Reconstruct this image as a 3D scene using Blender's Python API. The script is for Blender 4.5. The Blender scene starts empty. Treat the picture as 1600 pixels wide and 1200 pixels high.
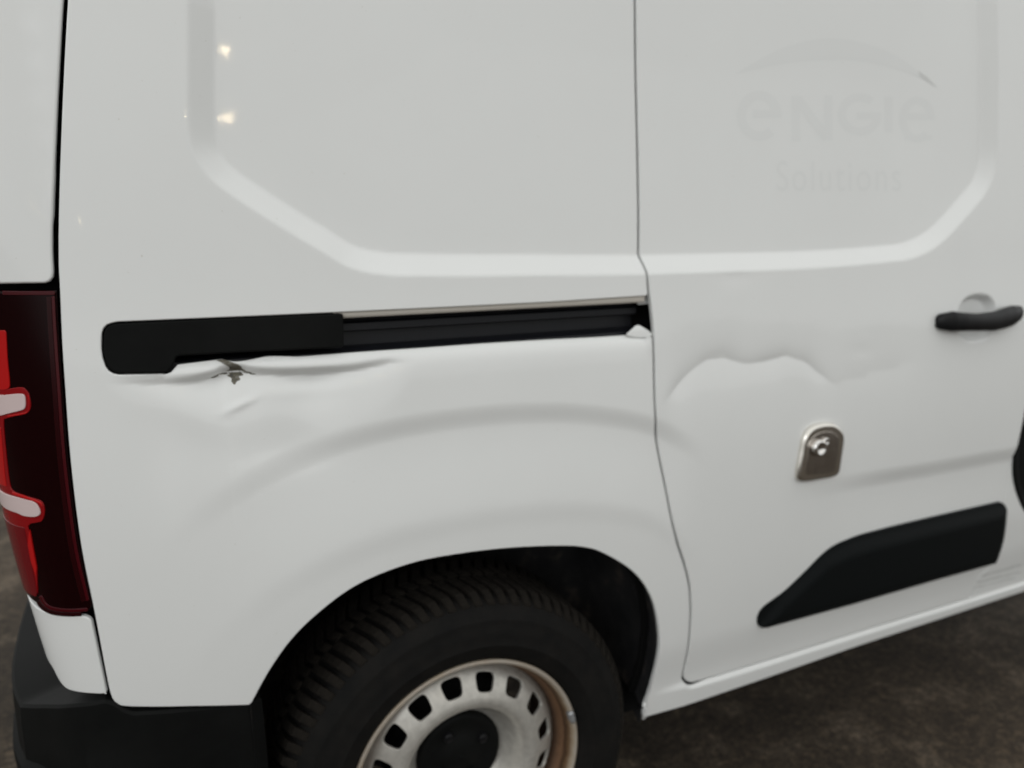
import bpy, bmesh, math, random
import numpy as np
from mathutils import Matrix, Vector
from mathutils.geometry import delaunay_2d_cdt

random.seed(4)
np.random.seed(4)
R = math.radians
scene = bpy.context.scene
col = scene.collection

# ------------------------------------------------------------------ camera
CAM = np.array([-0.376, -0.985, 1.182])
YAW, PIT, ROL, FPX = R(24.48), R(10.53), R(-0.79), 1133.5
_f = np.array([math.sin(YAW) * math.cos(PIT), math.cos(YAW) * math.cos(PIT), -math.sin(PIT)])
_r = np.array([math.cos(YAW), -math.sin(YAW), 0.0])
_u = np.cross(_r, _f)
CR = _r * math.cos(ROL) + _u * math.sin(ROL)
CU = -_r * math.sin(ROL) + _u * math.cos(ROL)
CF = _f
cam_data = bpy.data.cameras.new('camera')
cam = bpy.data.objects.new('camera', cam_data)
col.objects.link(cam)
cam.matrix_world = Matrix(((CR[0], CU[0], -CF[0], CAM[0]), (CR[1], CU[1], -CF[1], CAM[1]),
                           (CR[2], CU[2], -CF[2], CAM[2]), (0, 0, 0, 1)))
cam_data.sensor_width = 36
cam_data.lens = FPX / 1600 * 36
cam_data.clip_start = 0.02
cam_data.clip_end = 400
cam_data.dof.use_dof = True
cam_data.dof.focus_distance = 0.72
cam_data.dof.aperture_fstop = 3.6
scene.camera = cam

# ------------------------------------------------------------------ light: a covered yard, lamps overhead
world = bpy.data.worlds.new('World')
scene.world = world
world.use_nodes = True
bg = world.node_tree.nodes['Background']
bg.inputs['Color'].default_value = (0.985, 1.0, 0.985, 1)
bg.inputs['Strength'].default_value = 0.99


def bulb(name, loc, power, size, colr=(1.0, 0.80, 0.48)):
    d = bpy.data.lights.new(name, 'POINT')
    d.energy = power
    d.shadow_soft_size = size
    d.color = colr
    o = bpy.data.objects.new(name, d)
    col.objects.link(o)
    o.location = loc


def area(name, loc, target, size, power, colr):
    d = bpy.data.lights.new(name, 'AREA')
    d.shape = 'RECTANGLE'
    d.size, d.size_y = size
    d.energy = power
    d.color = colr
    o = bpy.data.objects.new(name, d)
    col.objects.link(o)
    o.location = loc
    o.rotation_euler = (Vector(target) - Vector(loc)).to_track_quat('-Z', 'Y').to_euler()


area('ceiling_light', (-3.8, -4.2, 3.4), (0.2, 0.0, 0.8), (2.6, 1.6), 46, (0.95, 0.98, 1.0))

# warm lamps hanging behind the photographer
bulb('hanging_lamp', (0.031, -3.939, 2.715), 1.80, 0.0170)
bulb('hanging_lamp', (-0.010, -4.032, 2.321), 1.00, 0.0125)
bulb('hanging_lamp', (0.045, -4.029, 2.322), 1.60, 0.0170)
bulb('hanging_lamp', (-1.412, -3.861, 1.556), 0.24, 0.0100)

scene.view_settings.view_transform = 'Standard'
scene.view_settings.look = 'None'
scene.view_settings.exposure = 0.0
scene.view_settings.gamma = 1.0
scene.view_settings.use_curve_mapping = False


# ------------------------------------------------------------------ materials
def mat(name, base=(0.5, 0.5, 0.5), rough=0.5, metal=0.0, spec=0.5, coat=0.0, coat_rough=0.05):
    m = bpy.data.materials.new(name)
    m.use_nodes = True
    b = m.node_tree.nodes['Principled BSDF']
    b.inputs['Base Color'].default_value = (*base, 1)
    b.inputs['Roughness'].default_value = rough
    b.inputs['Metallic'].default_value = metal
    b.inputs['Specular IOR Level'].default_value = spec
    b.inputs['Coat Weight'].default_value = coat
    b.inputs['Coat Roughness'].default_value = coat_rough
    return m


def nd(m, t, **kw):
    n = m.node_tree.nodes.new(t)
    for k, v in kw.items():
        setattr(n, k, v)
    return n


def lk(m, a, b):
    m.node_tree.links.new(a, b)


def noise(m, scale, detail=4, rough=0.55, coord='Object'):
    tc = nd(m, 'ShaderNodeTexCoord')
    n = nd(m, 'ShaderNodeTexNoise')
    n.inputs['Scale'].default_value = scale
    n.inputs['Detail'].default_value = detail
    n.inputs['Roughness'].default_value = rough
    lk(m, tc.outputs[coord], n.inputs['Vector'])
    return n


def ramp(m, src, stops):
    r = nd(m, 'ShaderNodeValToRGB')
    el = r.color_ramp.elements
    while len(el) < len(stops):
        el.new(0.5)
    for e, (p, c) in zip(el, stops):
        e.position = p
        e.color = (*c, 1) if len(c) == 3 else c
    lk(m, src, r.inputs['Fac'])
    return r


def bsdf(m):
    return m.node_tree.nodes['Principled BSDF']


def bump(m, src, strength, dist):
    b = nd(m, 'ShaderNodeBump')
    b.inputs['Strength'].default_value = strength
    b.inputs['Distance'].default_value = dist
    lk(m, src, b.inputs['Height'])
    lk(m, b.outputs['Normal'], bsdf(m).inputs['Normal'])
    return b


def white_paint(name, tone):
    m = mat(name, tone, 0.40, 0, 0.40, 0.5, 0.05)
    n = noise(m, 2.2, 5, 0.6)
    t = np.array(tone)
    r = ramp(m, n.outputs['Fac'], [(0.3, tuple(t * 0.975)), (0.7, tuple(np.minimum(t * 1.012, 0.9)))])
    n2 = noise(m, 210.0, 2, 0.5)
    r2 = ramp(m, n2.outputs['Fac'], [(0.0, (1, 1, 1)), (0.745, (1, 1, 1)), (0.80, (0.80, 0.78, 0.74))])
    mx = nd(m, 'ShaderNodeMix', data_type='RGBA', blend_type='MULTIPLY')
    mx.inputs[0].default_value = 0.7
    lk(m, r.outputs['Color'], mx.inputs[6])
    lk(m, r2.outputs['Color'], mx.inputs[7])
    lk(m, mx.outputs[2], bsdf(m).inputs['Base Color'])
    n3 = noise(m, 26.0, 2, 0.4)
    b = nd(m, 'ShaderNodeBump')
    b.inputs['Strength'].default_value = 0.05
    b.inputs['Distance'].default_value = 0.002
    lk(m, n3.outputs['Fac'], b.inputs['Height'])
    lk(m, b.outputs['Normal'], bsdf(m).inputs['Coat Normal'])
    return m


PAINT = white_paint('white_van_paint', (0.80, 0.805, 0.795))
GHOST = white_paint('lettering_residue', (0.772, 0.778, 0.769))
GHOST_DARK = white_paint('lettering_tip', (0.62, 0.625, 0.61))

PLASTIC = mat('black_textured_plastic', (0.010, 0.0105, 0.011), 0.6, 0, 0.10)
_n = noise(PLASTIC, 900, 2)
bump(PLASTIC, _n.outputs['Fac'], 0.25, 0.0006)
_n = noise(PLASTIC, 9, 5, 0.6)
_r2 = ramp(PLASTIC, _n.outputs['Fac'], [(0.3, (0.0030, 0.0033, 0.0032)), (0.75, (0.0068, 0.0071, 0.0068))])
lk(PLASTIC, _r2.outputs['Color'], bsdf(PLASTIC).inputs['Base Color'])

MOULD = mat('slate_black_moulding_plastic', (0.0042, 0.0055, 0.0060), 0.55, 0, 0.12)
_n = noise(MOULD, 700, 2)
bump(MOULD, _n.outputs['Fac'], 0.2, 0.0006)
HANDLE = mat('handle_plastic', (0.006, 0.006, 0.007), 0.42, 0, 0.25)
RAIL = mat('rail_black_metal', (0.008, 0.0085, 0.011), 0.4, 0, 0.25)
RUBBER_SEAL = mat('seal_rubber', (0.006, 0.006, 0.006), 0.7, 0, 0.2)
UNDER = mat('underbody_black', (0.006, 0.006, 0.006), 0.9, 0, 0.1)
PRIMER = mat('inner_flange_paint', (0.66, 0.62, 0.56), 0.5, 0, 0.3)

LINER = mat('wheel_well_liner', (0.010, 0.0105, 0.012), 0.6, 0, 0.3)
_n = noise(LINER, 14, 5, 0.65)
_r2 = ramp(LINER, _n.outputs['Fac'], [(0.35, (0.016, 0.0165, 0.018)), (0.56, (0.03, 0.029, 0.030)), (0.70, (0.10, 0.082, 0.068))])
lk(LINER, _r2.outputs['Color'], bsdf(LINER).inputs['Base Color'])
bump(LINER, _n.outputs['Fac'], 0.3, 0.004)

TYRE = mat('tyre_rubber', (0.012, 0.0115, 0.011), 0.75, 0, 0.12)
_n = noise(TYRE, 30, 6, 0.65)
_r2 = ramp(TYRE, _n.outputs['Fac'], [(0.3, (0.0055, 0.0055, 0.0055)), (0.7, (0.011, 0.010, 0.009))])
lk(TYRE, _r2.outputs['Color'], bsdf(TYRE).inputs['Base Color'])
bump(TYRE, noise(TYRE, 420, 2).outputs['Fac'], 0.3, 0.0006)
TREAD = mat('dusty_tread_rubber', (0.04, 0.034, 0.028), 0.9, 0, 0.15)
_n = noise(TREAD, 45, 6, 0.7)
_r2 = ramp(TREAD, _n.outputs['Fac'], [(0.3, (0.006, 0.0052, 0.0042)), (0.7, (0.021, 0.0175, 0.014))])
lk(TREAD, _r2.outputs['Color'], bsdf(TREAD).inputs['Base Color'])


def steel_wheel_material(name, clean, dirty, lo, hi):
    """painted steel with brake dust and rust that grows towards the barrel (radius in the wheel's own axes)"""
    m = mat(name, clean, 0.36, 0.45, 0.4)
    tc = nd(m, 'ShaderNodeTexCoord')
    sp = nd(m, 'ShaderNodeSeparateXYZ')
    lk(m, tc.outputs['Object'], sp.inputs[0])
    cb = nd(m, 'ShaderNodeCombineXYZ')
    lk(m, sp.outputs['X'], cb.inputs['X'])
    lk(m, sp.outputs['Z'], cb.inputs['Z'])
    ln = nd(m, 'ShaderNodeVectorMath', operation='LENGTH')
    lk(m, cb.outputs[0], ln.inputs[0])
    n = noise(m, 38, 6, 0.65)
    ad = nd(m, 'ShaderNodeMath', operation='MULTIPLY_ADD')
    ad.inputs[1].default_value = 0.030
    lk(m, n.outputs['Fac'], ad.inputs[0])
    lk(m, ln.outputs['Value'], ad.inputs[2])
    mr = nd(m, 'ShaderNodeMapRange')
    mr.inputs['From Min'].default_value = lo
    mr.inputs['From Max'].default_value = hi
    lk(m, ad.outputs[0], mr.inputs['Value'])
    mx = nd(m, 'ShaderNodeMix', data_type='RGBA')
    lk(m, mr.outputs['Result'], mx.inputs[0])
    n2 = noise(m, 90, 5, 0.6)
    rc = ramp(m, n2.outputs['Fac'], [(0.3, tuple(np.array(clean) * 0.85)), (0.7, tuple(np.array(clean) * 1.08))])
    rd = ramp(m, n2.outputs['Fac'], [(0.3, tuple(np.array(dirty) * 0.6)), (0.72, tuple(np.array(dirty) * 1.25))])
    lk(m, rc.outputs['Color'], mx.inputs[6])
    lk(m, rd.outputs['Color'], mx.inputs[7])
    lk(m, mx.outputs[2], bsdf(m).inputs['Base Color'])
    bump(m, n2.outputs['Fac'], 0.15, 0.001)
    return m


RIM = steel_wheel_material('silver_painted_steel', (0.52, 0.50, 0.46), (0.25, 0.15, 0.085), 0.183, 0.212)
BARREL = mat('rusty_rim_barrel', (0.3, 0.2, 0.12), 0.5, 0.15, 0.4)
_tc = nd(BARREL, 'ShaderNodeTexCoord')
_sp = nd(BARREL, 'ShaderNodeSeparateXYZ')
lk(BARREL, _tc.outputs['Object'], _sp.inputs[0])
_n = noise(BARREL, 60, 6, 0.65)
_ad = nd(BARREL, 'ShaderNodeMath', operation='MULTIPLY_ADD')
_ad.inputs[1].default_value = 0.010
lk(BARREL, _n.outputs['Fac'], _ad.inputs[0])
lk(BARREL, _sp.outputs['Y'], _ad.inputs[2])
_mr = nd(BARREL, 'ShaderNodeMapRange')
_mr.inputs['From Min'].default_value = 0.026
_mr.inputs['From Max'].default_value = 0.076
lk(BARREL, _ad.outputs[0], _mr.inputs['Value'])
_rp = ramp(BARREL, _mr.outputs['Result'], [(0.0, (0.42, 0.385, 0.345)), (0.14, (0.36, 0.29, 0.21)), (0.30, (0.17, 0.100, 0.052)), (0.46, (0.060, 0.031, 0.017)), (0.62, (0.19, 0.105, 0.058)), (0.85, (0.07, 0.04, 0.025))])
lk(BARREL, _rp.outputs['Color'], bsdf(BARREL).inputs['Base Color'])
LEAD = mat('balance_weight_lead', (0.42, 0.43, 0.44), 0.45, 0.6, 0.5)

LENS = mat('dark_red_lens', (0.0075, 0.0003, 0.0007), 0.12, 0, 0.14)
LENS_EDGE = mat('wine_red_lens_edge', (0.052, 0.0014, 0.004), 0.22, 0, 0.30)
LENS_DIM = mat('dim_wine_lens', (0.018, 0.0007, 0.0016), 0.16, 0, 0.2)
LENS_RIM = mat('deep_red_lens', (0.24, 0.004, 0.006), 0.2, 0, 0.3)
LENS_RED = mat('bright_red_lens', (0.44, 0.009, 0.009), 0.16, 0, 0.3)
LENS_WHITE = mat('milky_white_lens', (0.62, 0.50, 0.49), 0.22, 0, 0.4)
LENS_WINE = mat('red_lens_rear', (0.14, 0.004, 0.007), 0.2, 0, 0.3)

NICKEL = mat('satin_nickel', (0.34, 0.30, 0.265), 0.27, 1.0)
_n = noise(NICKEL, 60, 5, 0.65)
_r2 = ramp(NICKEL, _n.outputs['Fac'], [(0.3, (0.36, 0.32, 0.285)), (0.7, (0.52, 0.48, 0.44))])
lk(NICKEL, _r2.outputs['Color'], bsdf(NICKEL).inputs['Base Color'])
CHROME = mat('polished_chrome', (0.75, 0.73, 0.71), 0.10, 1.0)
NICKEL_EDGE = mat('polished_nickel_edge', (0.76, 0.73, 0.68), 0.20, 1.0)

CHIP = mat('bare_metal_chip', (0.19, 0.175, 0.145), 0.6, 0.2, 0.3)
_n = noise(CHIP, 150, 4, 0.7)
_r2 = ramp(CHIP, _n.outputs['Fac'], [(0.3, (0.06, 0.065, 0.07)), (0.5, (0.15, 0.135, 0.10)), (0.7, (0.27, 0.27, 0.26))])
lk(CHIP, _r2.outputs['Color'], bsdf(CHIP).inputs['Base Color'])

GROUND = mat('stained_dark_concrete', (0.06, 0.05, 0.04), 0.85, 0, 0.3)
_n1 = noise(GROUND, 5.0, 8, 0.68)
_n2 = noise(GROUND, 130, 4, 0.65)
_n3 = noise(GROUND, 1.1, 3, 0.5)
_ra = ramp(GROUND, _n1.outputs['Fac'], [(0.30, (0.024, 0.0175, 0.0115)), (0.52, (0.054, 0.040, 0.0265)), (0.72, (0.15, 0.118, 0.086))])
_rb = ramp(GROUND, _n2.outputs['Fac'], [(0.30, (0.35, 0.35, 0.35)), (0.70, (1.7, 1.7, 1.7))])
_rc = ramp(GROUND, _n3.outputs['Fac'], [(0.3, (0.7, 0.7, 0.7)), (0.7, (1.15, 1.12, 1.1))])
_m1 = nd(GROUND, 'ShaderNodeMix', data_type='RGBA', blend_type='MULTIPLY')
_m1.inputs[0].default_value = 1
_m2 = nd(GROUND, 'ShaderNodeMix', data_type='RGBA', blend_type='MULTIPLY')
_m2.inputs[0].default_value = 1
lk(GROUND, _ra.outputs['Color'], _m1.inputs[6])
lk(GROUND, _rb.outputs['Color'], _m1.inputs[7])
lk(GROUND, _m1.outputs[2], _m2.inputs[6])
lk(GROUND, _rc.outputs['Color'], _m2.inputs[7])
_n4 = noise(GROUND, 48, 3, 0.6)
_rd = ramp(GROUND, _n4.outputs['Fac'], [(0.33, (0.55, 0.55, 0.55)), (0.55, (1.0, 1.0, 1.0)), (0.70, (1.75, 1.72, 1.68))])
_m3 = nd(GROUND, 'ShaderNodeMix', data_type='RGBA', blend_type='MULTIPLY')
_m3.inputs[0].default_value = 1
lk(GROUND, _m2.outputs[2], _m3.inputs[6])
lk(GROUND, _rd.outputs['Color'], _m3.inputs[7])
lk(GROUND, _m3.outputs[2], bsdf(GROUND).inputs['Base Color'])
bump(GROUND, _n2.outputs['Fac'], 0.6, 0.004)

# ------------------------------------------------------------------ the van's side as a surface S(u, z)
# u runs along the flank (u = X on the straight part, X = 0 at the rear axle, front to +X) and on round the rear corner
_us = np.arange(-2.6, 2.6001, 0.002)


def _phi(u):
    p = np.zeros_like(u)
    a = np.clip((-0.33 - u) / 0.17, 0, 1)
    p += 9 * a ** 2
    b = np.clip((-0.508 - u) / 0.155, 0, 1)
    p += 70 * (b * b * (3 - 2 * b) * 0.5 + b * 0.5)
    c = np.clip((-0.663 - u) / 0.25, 0, 1)
    p += 10 * c
    return np.radians(p)


_ph = _phi(_us)
_i0 = np.argmin(abs(_us))
_xs = np.zeros_like(_us)
_ys = np.zeros_like(_us)
_xs[_i0:] = _us[_i0:]
for _i in range(_i0 - 1, -1, -1):
    _xs[_i] = _xs[_i + 1] - 0.002 * math.cos(_ph[_i])
    _ys[_i] = _ys[_i + 1] + 0.002 * math.sin(_ph[_i])


_zz = np.arange(0.0, 2.0, 0.002)
_zs = np.interp(_zz, [0.2, 0.5, 0.7, 0.8, 0.93, 1.06, 1.16, 1.7, 1.85], [-0.22, -0.105, -0.02, 0.01, 0.072, 0.072, 0.030, 0.045, 0.25])
_kk = np.hanning(61)
_zs = np.convolve(np.pad(_zs, 30, mode='edge'), _kk / _kk.sum(), 'valid')
_zi = np.cumsum(_zs) * 0.002
_zi -= np.interp(0.77, _zz, _zi)


def yz(z):
    """how far the flank leans inwards at height z"""
    return np.interp(z, _zz, _zi)


def S(uv, d=0.0):
    u, z = uv[:, 0], uv[:, 1]
    ph = np.interp(u, _us, _ph)
    x = np.interp(u, _us, _xs)
    y = np.interp(u, _us, _ys)
    w = ph / (math.pi / 2)
    off = yz(z) + d + w * 0.13 * (0.86 - z)
    return np.stack([x + np.sin(ph) * off, y + np.cos(ph) * off, z], 1)


def project(P):
    d = P - CAM
    w = d @ CF
    return np.stack([800 + FPX * (d @ CR) / w, 600 - FPX * (d @ CU) / w], 1)


def U(pts, off=0.0):
    """(u, z) on the flank where the lines of sight of a survey of the photograph meet it"""
    pts = np.array(pts, float)
    off = np.broadcast_to(np.array(off, float), (len(pts),))
    ray = CF + np.outer((pts[:, 0] - 800) / FPX, CR) - np.outer((pts[:, 1] - 600) / FPX, CU)
    t = (0.02 - CAM[1]) / ray[:, 1]
    uv = np.stack([CAM[0] + t * ray[:, 0], CAM[2] + t * ray[:, 2]], 1)
    for _ in range(40):
        p0 = project(S(uv, off))
        e = 1e-4
        pu = (project(S(uv + [e, 0], off)) - p0) / e
        pz = (project(S(uv + [0, e], off)) - p0) / e
        r = pts - p0
        det = pu[:, 0] * pz[:, 1] - pu[:, 1] * pz[:, 0]
        det = np.where(abs(det) < 1e3, 1e3, det)
        du = (r[:, 0] * pz[:, 1] - r[:, 1] * pz[:, 0]) / det
        dz = (pu[:, 0] * r[:, 1] - pu[:, 1] * r[:, 0]) / det
        uv = uv + np.clip(np.stack([du, dz], 1), -0.03, 0.03)
    return uv


def cr(pts, n=6, closed=False):
    """Catmull-Rom through the points"""
    p = np.array(pts, float)
    if closed:
        q = np.vstack([p[-1], p, p[0], p[1]])
        m = len(p)
    else:
        q = np.vstack([2 * p[0] - p[1], p, 2 * p[-1] - p[-2]])
        m = len(p) - 1
    out = []
    for i in range(m):
        a, b, c, d = q[i:i + 4]
        for k in range(n):
            t = k / n
            out.append(0.5 * ((2 * b) + (c - a) * t + (2 * a - 5 * b + 4 * c - d) * t * t + (3 * b - a - 3 * c + d) * t ** 3))
    if not closed:
        out.append(p[-1])
    return np.array(out)


def resample(poly, step, closed=True):
    p = np.array(poly, float)
    q = np.vstack([p, p[:1]]) if closed else p
    seg = np.linalg.norm(np.diff(q, axis=0), axis=1)
    keep = np.concatenate([[True], seg > 1e-7])
    q = q[keep[:len(q)]]
    seg = np.linalg.norm(np.diff(q, axis=0), axis=1)
    s = np.concatenate([[0], np.cumsum(seg)])
    n = max(8, int(round(s[-1] / step)))
    t = np.linspace(0, s[-1], n + (0 if closed else 1), endpoint=not closed)
    return np.stack([np.interp(t, s, q[:, 0]), np.interp(t, s, q[:, 1])], 1)


def seg_dist(P, A, closed):
    """unsigned distance of points P to polyline A"""
    B = np.roll(A, -1, 0) if closed else A[1:]
    A0 = A if closed else A[:-1]
    best = np.full(len(P), 1e9)
    for a, b in zip(A0, B):
        ab = b - a
        L = ab @ ab
        if L < 1e-14:
            continue
        t = np.clip(((P - a) @ ab) / L, 0, 1)
        d = P - a - t[:, None] * ab
        best = np.minimum(best, (d * d).sum(1))
    return np.sqrt(best)


def inside(P, A):
    x, y = P[:, 0], P[:, 1]
    c = np.zeros(len(P), bool)
    j = len(A) - 1
    for i in range(len(A)):
        xi, yi = A[i]
        xj, yj = A[j]
        if yi != yj:
            m = ((yi > y) != (yj > y)) & (x < (xj - xi) * (y - yi) / (yj - yi) + xi)
            c ^= m
        j = i
    return c


def sdist(P, A):
    d = seg_dist(P, A, True)
    return np.where(inside(P, A), d, -d)


def line_q(P, L):
    """how far below the (left-to-right) line the point lies, and its u-fraction along the line"""
    zl = np.interp(P[:, 0], L[:, 0], L[:, 1])
    sl = np.gradient(L[:, 1], L[:, 0])
    s = np.interp(P[:, 0], L[:, 0], sl)
    return (zl - P[:, 1]) / np.sqrt(1 + s * s), (P[:, 0] - L[0, 0]) / (L[-1, 0] - L[0, 0])


def sm(a, b, x):
    t = np.clip((x - a) / (b - a), 0, 1)
    return t * t * (3 - 2 * t)


# ------------------------------------------------------------------ outlines (u, z)
INSET = np.vstack([
    np.array([[U([(290, 60)])[0][0], 1.82]]),
    U(cr([(290, 0), (290, 120), (291, 190), (298, 235), (318, 270), (350, 300), (430, 352), (500, 394), (545, 420), (600, 432), (680, 434)], 5)),
    U(cr([(1010, 431), (1250, 422), (1380, 412), (1430, 404), (1472, 381), (1520, 330), (1546, 295), (1558, 255), (1561, 200), (1561, 100), (1560, 0)], 5)),
])
INSET = np.vstack([INSET, [[INSET[-1][0], 1.82]]])
INSET_D, INSET_W = 0.0205, 0.036

ARC1 = U(cr([(230, 860), (300, 795), (380, 741), (450, 706), (520, 679), (600, 657), (700, 640), (800, 631), (900, 631), (1000, 645), (1060, 668), (1110, 705), (1150, 760)], 6))
ARC1 = ARC1[np.argsort(ARC1[:, 0])]
CREASE = U([(1190, 768), (1260, 753), (1320, 742), (1450, 722), (1589, 697)])
CREASE = np.vstack([CREASE, [CREASE[-1] + [0.6, 0.01]]])

SLOT_PX = cr([(158, 545), (159, 520), (166, 508), (182, 503)], 6).tolist() + [(300, 498), (420, 493), (530, 488), (700, 480), (860, 472), (1016, 464)]
SLOT_PX += [(1019.5, 495), (1021.5, 520), (1010, 521), (985, 524), (940, 527), (860, 531), (760, 537), (650, 545), (560, 551), (470, 557), (420, 558), (392, 562), (370, 566), (345, 563), (310, 567), (276, 571)]
SLOT_PX += cr([(274, 572), (266, 582), (255, 585), (200, 586), (180, 585), (167, 577), (160, 560)], 5).tolist()
SLOT = U(SLOT_PX)
_it = SLOT_PX.index((1016, 464))
SLOT_BAY = np.vstack([SLOT[_it + 3:], SLOT[:_it]])
SLOT_LOW = U([(160, 588), (200, 588), (255, 587), (276, 571), (345, 565), (420, 559), (560, 551), (650, 545), (760, 537), (860, 531), (940, 527), (985, 524), (1021, 521)])

DENT1 = U(cr([(165, 600), (250, 604), (300, 602), (335, 596), (352, 588), (372, 584), (392, 588), (420, 590), (470, 591), (520, 588), (560, 582), (610, 571)], 4))
DENT2 = U(cr([(1038, 630), (1050, 616), (1066, 598), (1082, 581), (1106, 564), (1122, 561), (1134, 559.5), (1148, 564), (1168, 569), (1190, 566.5), (1212, 562), (1230, 557), (1246, 561.5), (1262, 567), (1280, 582), (1294, 593), (1312, 606)], 5))
DENT3 = U([(1285, 604), (1340, 590), (1400, 574), (1450, 560)])
HCUP = U([(1527, 497)])[0]
BUMP = U([(1347, 548), (1150, 432), (376, 634), (480, 610), (570, 600), (440, 700), (300, 640), (250, 690), (1010, 515)])


def H(P):
    """pressed shapes and dents of the flank: inward depth at (u, z)"""
    u, z = P[:, 0], P[:, 1]
    h = np.zeros(len(P))
    d = sdist(P, INSET)
    t = np.clip(d / INSET_W, 0, 1)
    k = 0.16
    lin = np.where(t < k, t * t / (2 * k), np.where(t > 1 - k, 1 - k - (1 - t) ** 2 / (2 * k), t - k / 2)) / (1 - k)
    h += INSET_D * lin + 0.0035 * sm(0.0, 0.35, d - INSET_W)
    # wheel-arch blister
    q, _ = line_q(P, ARC1)
    fade = sm(-0.46, -0.14, u) * (1 - sm(0.34, 0.47, u))
    f = 0.0068 * sm(-0.003, 0.036, q) - 0.0105 * sm(0.03, 0.20, q) + 0.0030 * sm(0.155, 0.20, q)
    h += f * fade * (q > -0.01)
    # body line along the door
    q, _ = line_q(P, CREASE)
    fade = sm(0.62, 0.98, u)
    h += fade * (0.0085 * sm(-0.003, 0.042, q) - 0.006 * sm(0.05, 0.2, q))
    # door turns in at its foot
    h += 0.006 * sm(0.46, 0.36, z) * (u > 0.36)
    # rolled lip under the rail slot
    q, _ = line_q(P, SLOT_LOW)
    lip = np.exp(-np.clip(q - 0.002, 0, 1) / 0.0085) * (q > -0.03) * (u > SLOT_LOW[0, 0] - 0.004) * (u < 0.325)
    h += 0.0100 * lip * sm(-0.475, -0.30, u)
    # crushed strip below the slot
    q, _ = line_q(P, DENT1)
    e = sm(-0.47, -0.33, u) * (1 - sm(-0.23, -0.085, u + 0.45 * (0.985 - z)))
    wob = 1 + 0.25 * np.sin(u * 55 + 1.0) * np.exp(-abs(q) / 0.05)
    h += 0.0185 * e * wob * np.where(q < 0, np.exp(-((q / 0.0085) ** 2)), 0.68 * np.exp(-q / 0.075) + 0.32 * np.exp(-q / 0.014)) * (q > -0.05)
    g = np.exp(-(((u - BUMP[2, 0]) / 0.020) ** 2 + ((z - BUMP[2, 1] - 0.35 * (u - BUMP[2, 0])) / 0.006) ** 2))
    h -= 0.0022 * g
    g = np.exp(-(((u - BUMP[3, 0]) / 0.050) ** 2 + ((z - BUMP[3, 1]) / 0.012) ** 2))
    h -= 0.0020 * g
    g = np.exp(-(((u - BUMP[5, 0]) / 0.07) ** 2 + ((z - BUMP[5, 1]) / 0.035) ** 2))
    h += 0.0035 * g
    a = u - BUMP[6, 0]
    b = z - BUMP[6, 1]
    g = np.exp(-(((a * 0.8 - b * 0.6) / 0.05) ** 2 + ((a * 0.6 + b * 0.8) / 0.03) ** 2))
    h -= 0.0035 * g
    g = np.exp(-(((u - BUMP[7, 0]) / 0.03) ** 2 + ((z - BUMP[7, 1]) / 0.09) ** 2))
    h += 0.003 * g
    # buckle in the sliding door
    q, s = line_q(P, DENT2)
    e = sm(-0.03, 0.10, s) * (1 - sm(0.80, 1.06, s))
    e = np.where((u < 0.352), 0, e)
    qa = np.sqrt(q * q + 0.002 ** 2) - 0.002
    prof = np.where(q < 0, 0.80 * np.exp(-qa / 0.013) + 0.20 * np.exp(-qa / 0.04), 0.35 * np.exp(-qa / 0.018) + 0.65 * np.exp(-qa / 0.085))
    h += 0.0054 * e * (1 + 0.12 * np.sin(s * 23 + 0.6)) * prof
    h += 0.0012 * np.exp(-(((u - 0.47) / 0.10) ** 2 + ((z - 0.985) / 0.05) ** 2)) * (u > 0.352)
    q, s = line_q(P, DENT3)
    e = sm(0, 0.25, s) * (1 - sm(0.6, 1, s))
    h += 0.0022 * e * np.exp(-abs(q) / np.where(q < 0, 0.035, 0.05))
    h += 0.0007 * np.exp(-(((u - BUMP[0, 0]) / 0.03) ** 2 + ((z - BUMP[0, 1]) / 0.012) ** 2))
    h += 0.0010 * np.exp(-(((u - BUMP[1, 0]) / 0.035) ** 2 + ((z - BUMP[1, 1]) / 0.014) ** 2)) * (u > 0.352)
    # finger recess behind the handle
    a = (u - HCUP[0]) / 0.066
    b = (z - HCUP[1]) / 0.052
    rr = (abs(a) ** 2.5 + abs(b) ** 2.5) ** (1 / 2.5)
    h += 0.017 * sm(1.0, 0.72, rr) + 0.004 * sm(0.72, 0.0, rr)
    # crumpled end of the lip beside the door
    h += 0.007 * np.exp(-(((u - BUMP[8, 0] - 0.012) / 0.016) ** 2 + ((z - BUMP[8, 1] + 0.008) / 0.010) ** 2)) * (u < 0.33)
    return h


def flank(P, extra=0.0):
    return S(P, H(P) + extra)


# ------------------------------------------------------------------ object helpers
def link_mesh(name, verts, faces, m, parent=None, normals=None, smooth=True):
    me = bpy.data.meshes.new(name)
    me.from_pydata([tuple(map(float, v)) for v in verts], [], [tuple(int(i) for i in f) for f in faces])
    me.update()
    if smooth:
        me.polygons.foreach_set('use_smooth', [True] * len(me.polygons))
    me.materials.append(m)
    if normals is not None:
        me.normals_split_custom_set_from_vertices([tuple(map(float, n)) for n in normals])
    o = bpy.data.objects.new(name, me)
    col.objects.link(o)
    if parent is not None:
        o.parent = parent
    return o


def poly_area(p):
    return 0.5 * np.sum(p[:, 0] * np.roll(p[:, 1], -1) - np.roll(p[:, 0], -1) * p[:, 1])


def loop_out(p):
    """outward unit normals of a counter-clockwise loop"""
    t = np.roll(p, -1, 0) - np.roll(p, 1, 0)
    t /= np.maximum(np.linalg.norm(t, axis=1), 1e-9)[:, None]
    return np.stack([t[:, 1], -t[:, 0]], 1)


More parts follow.
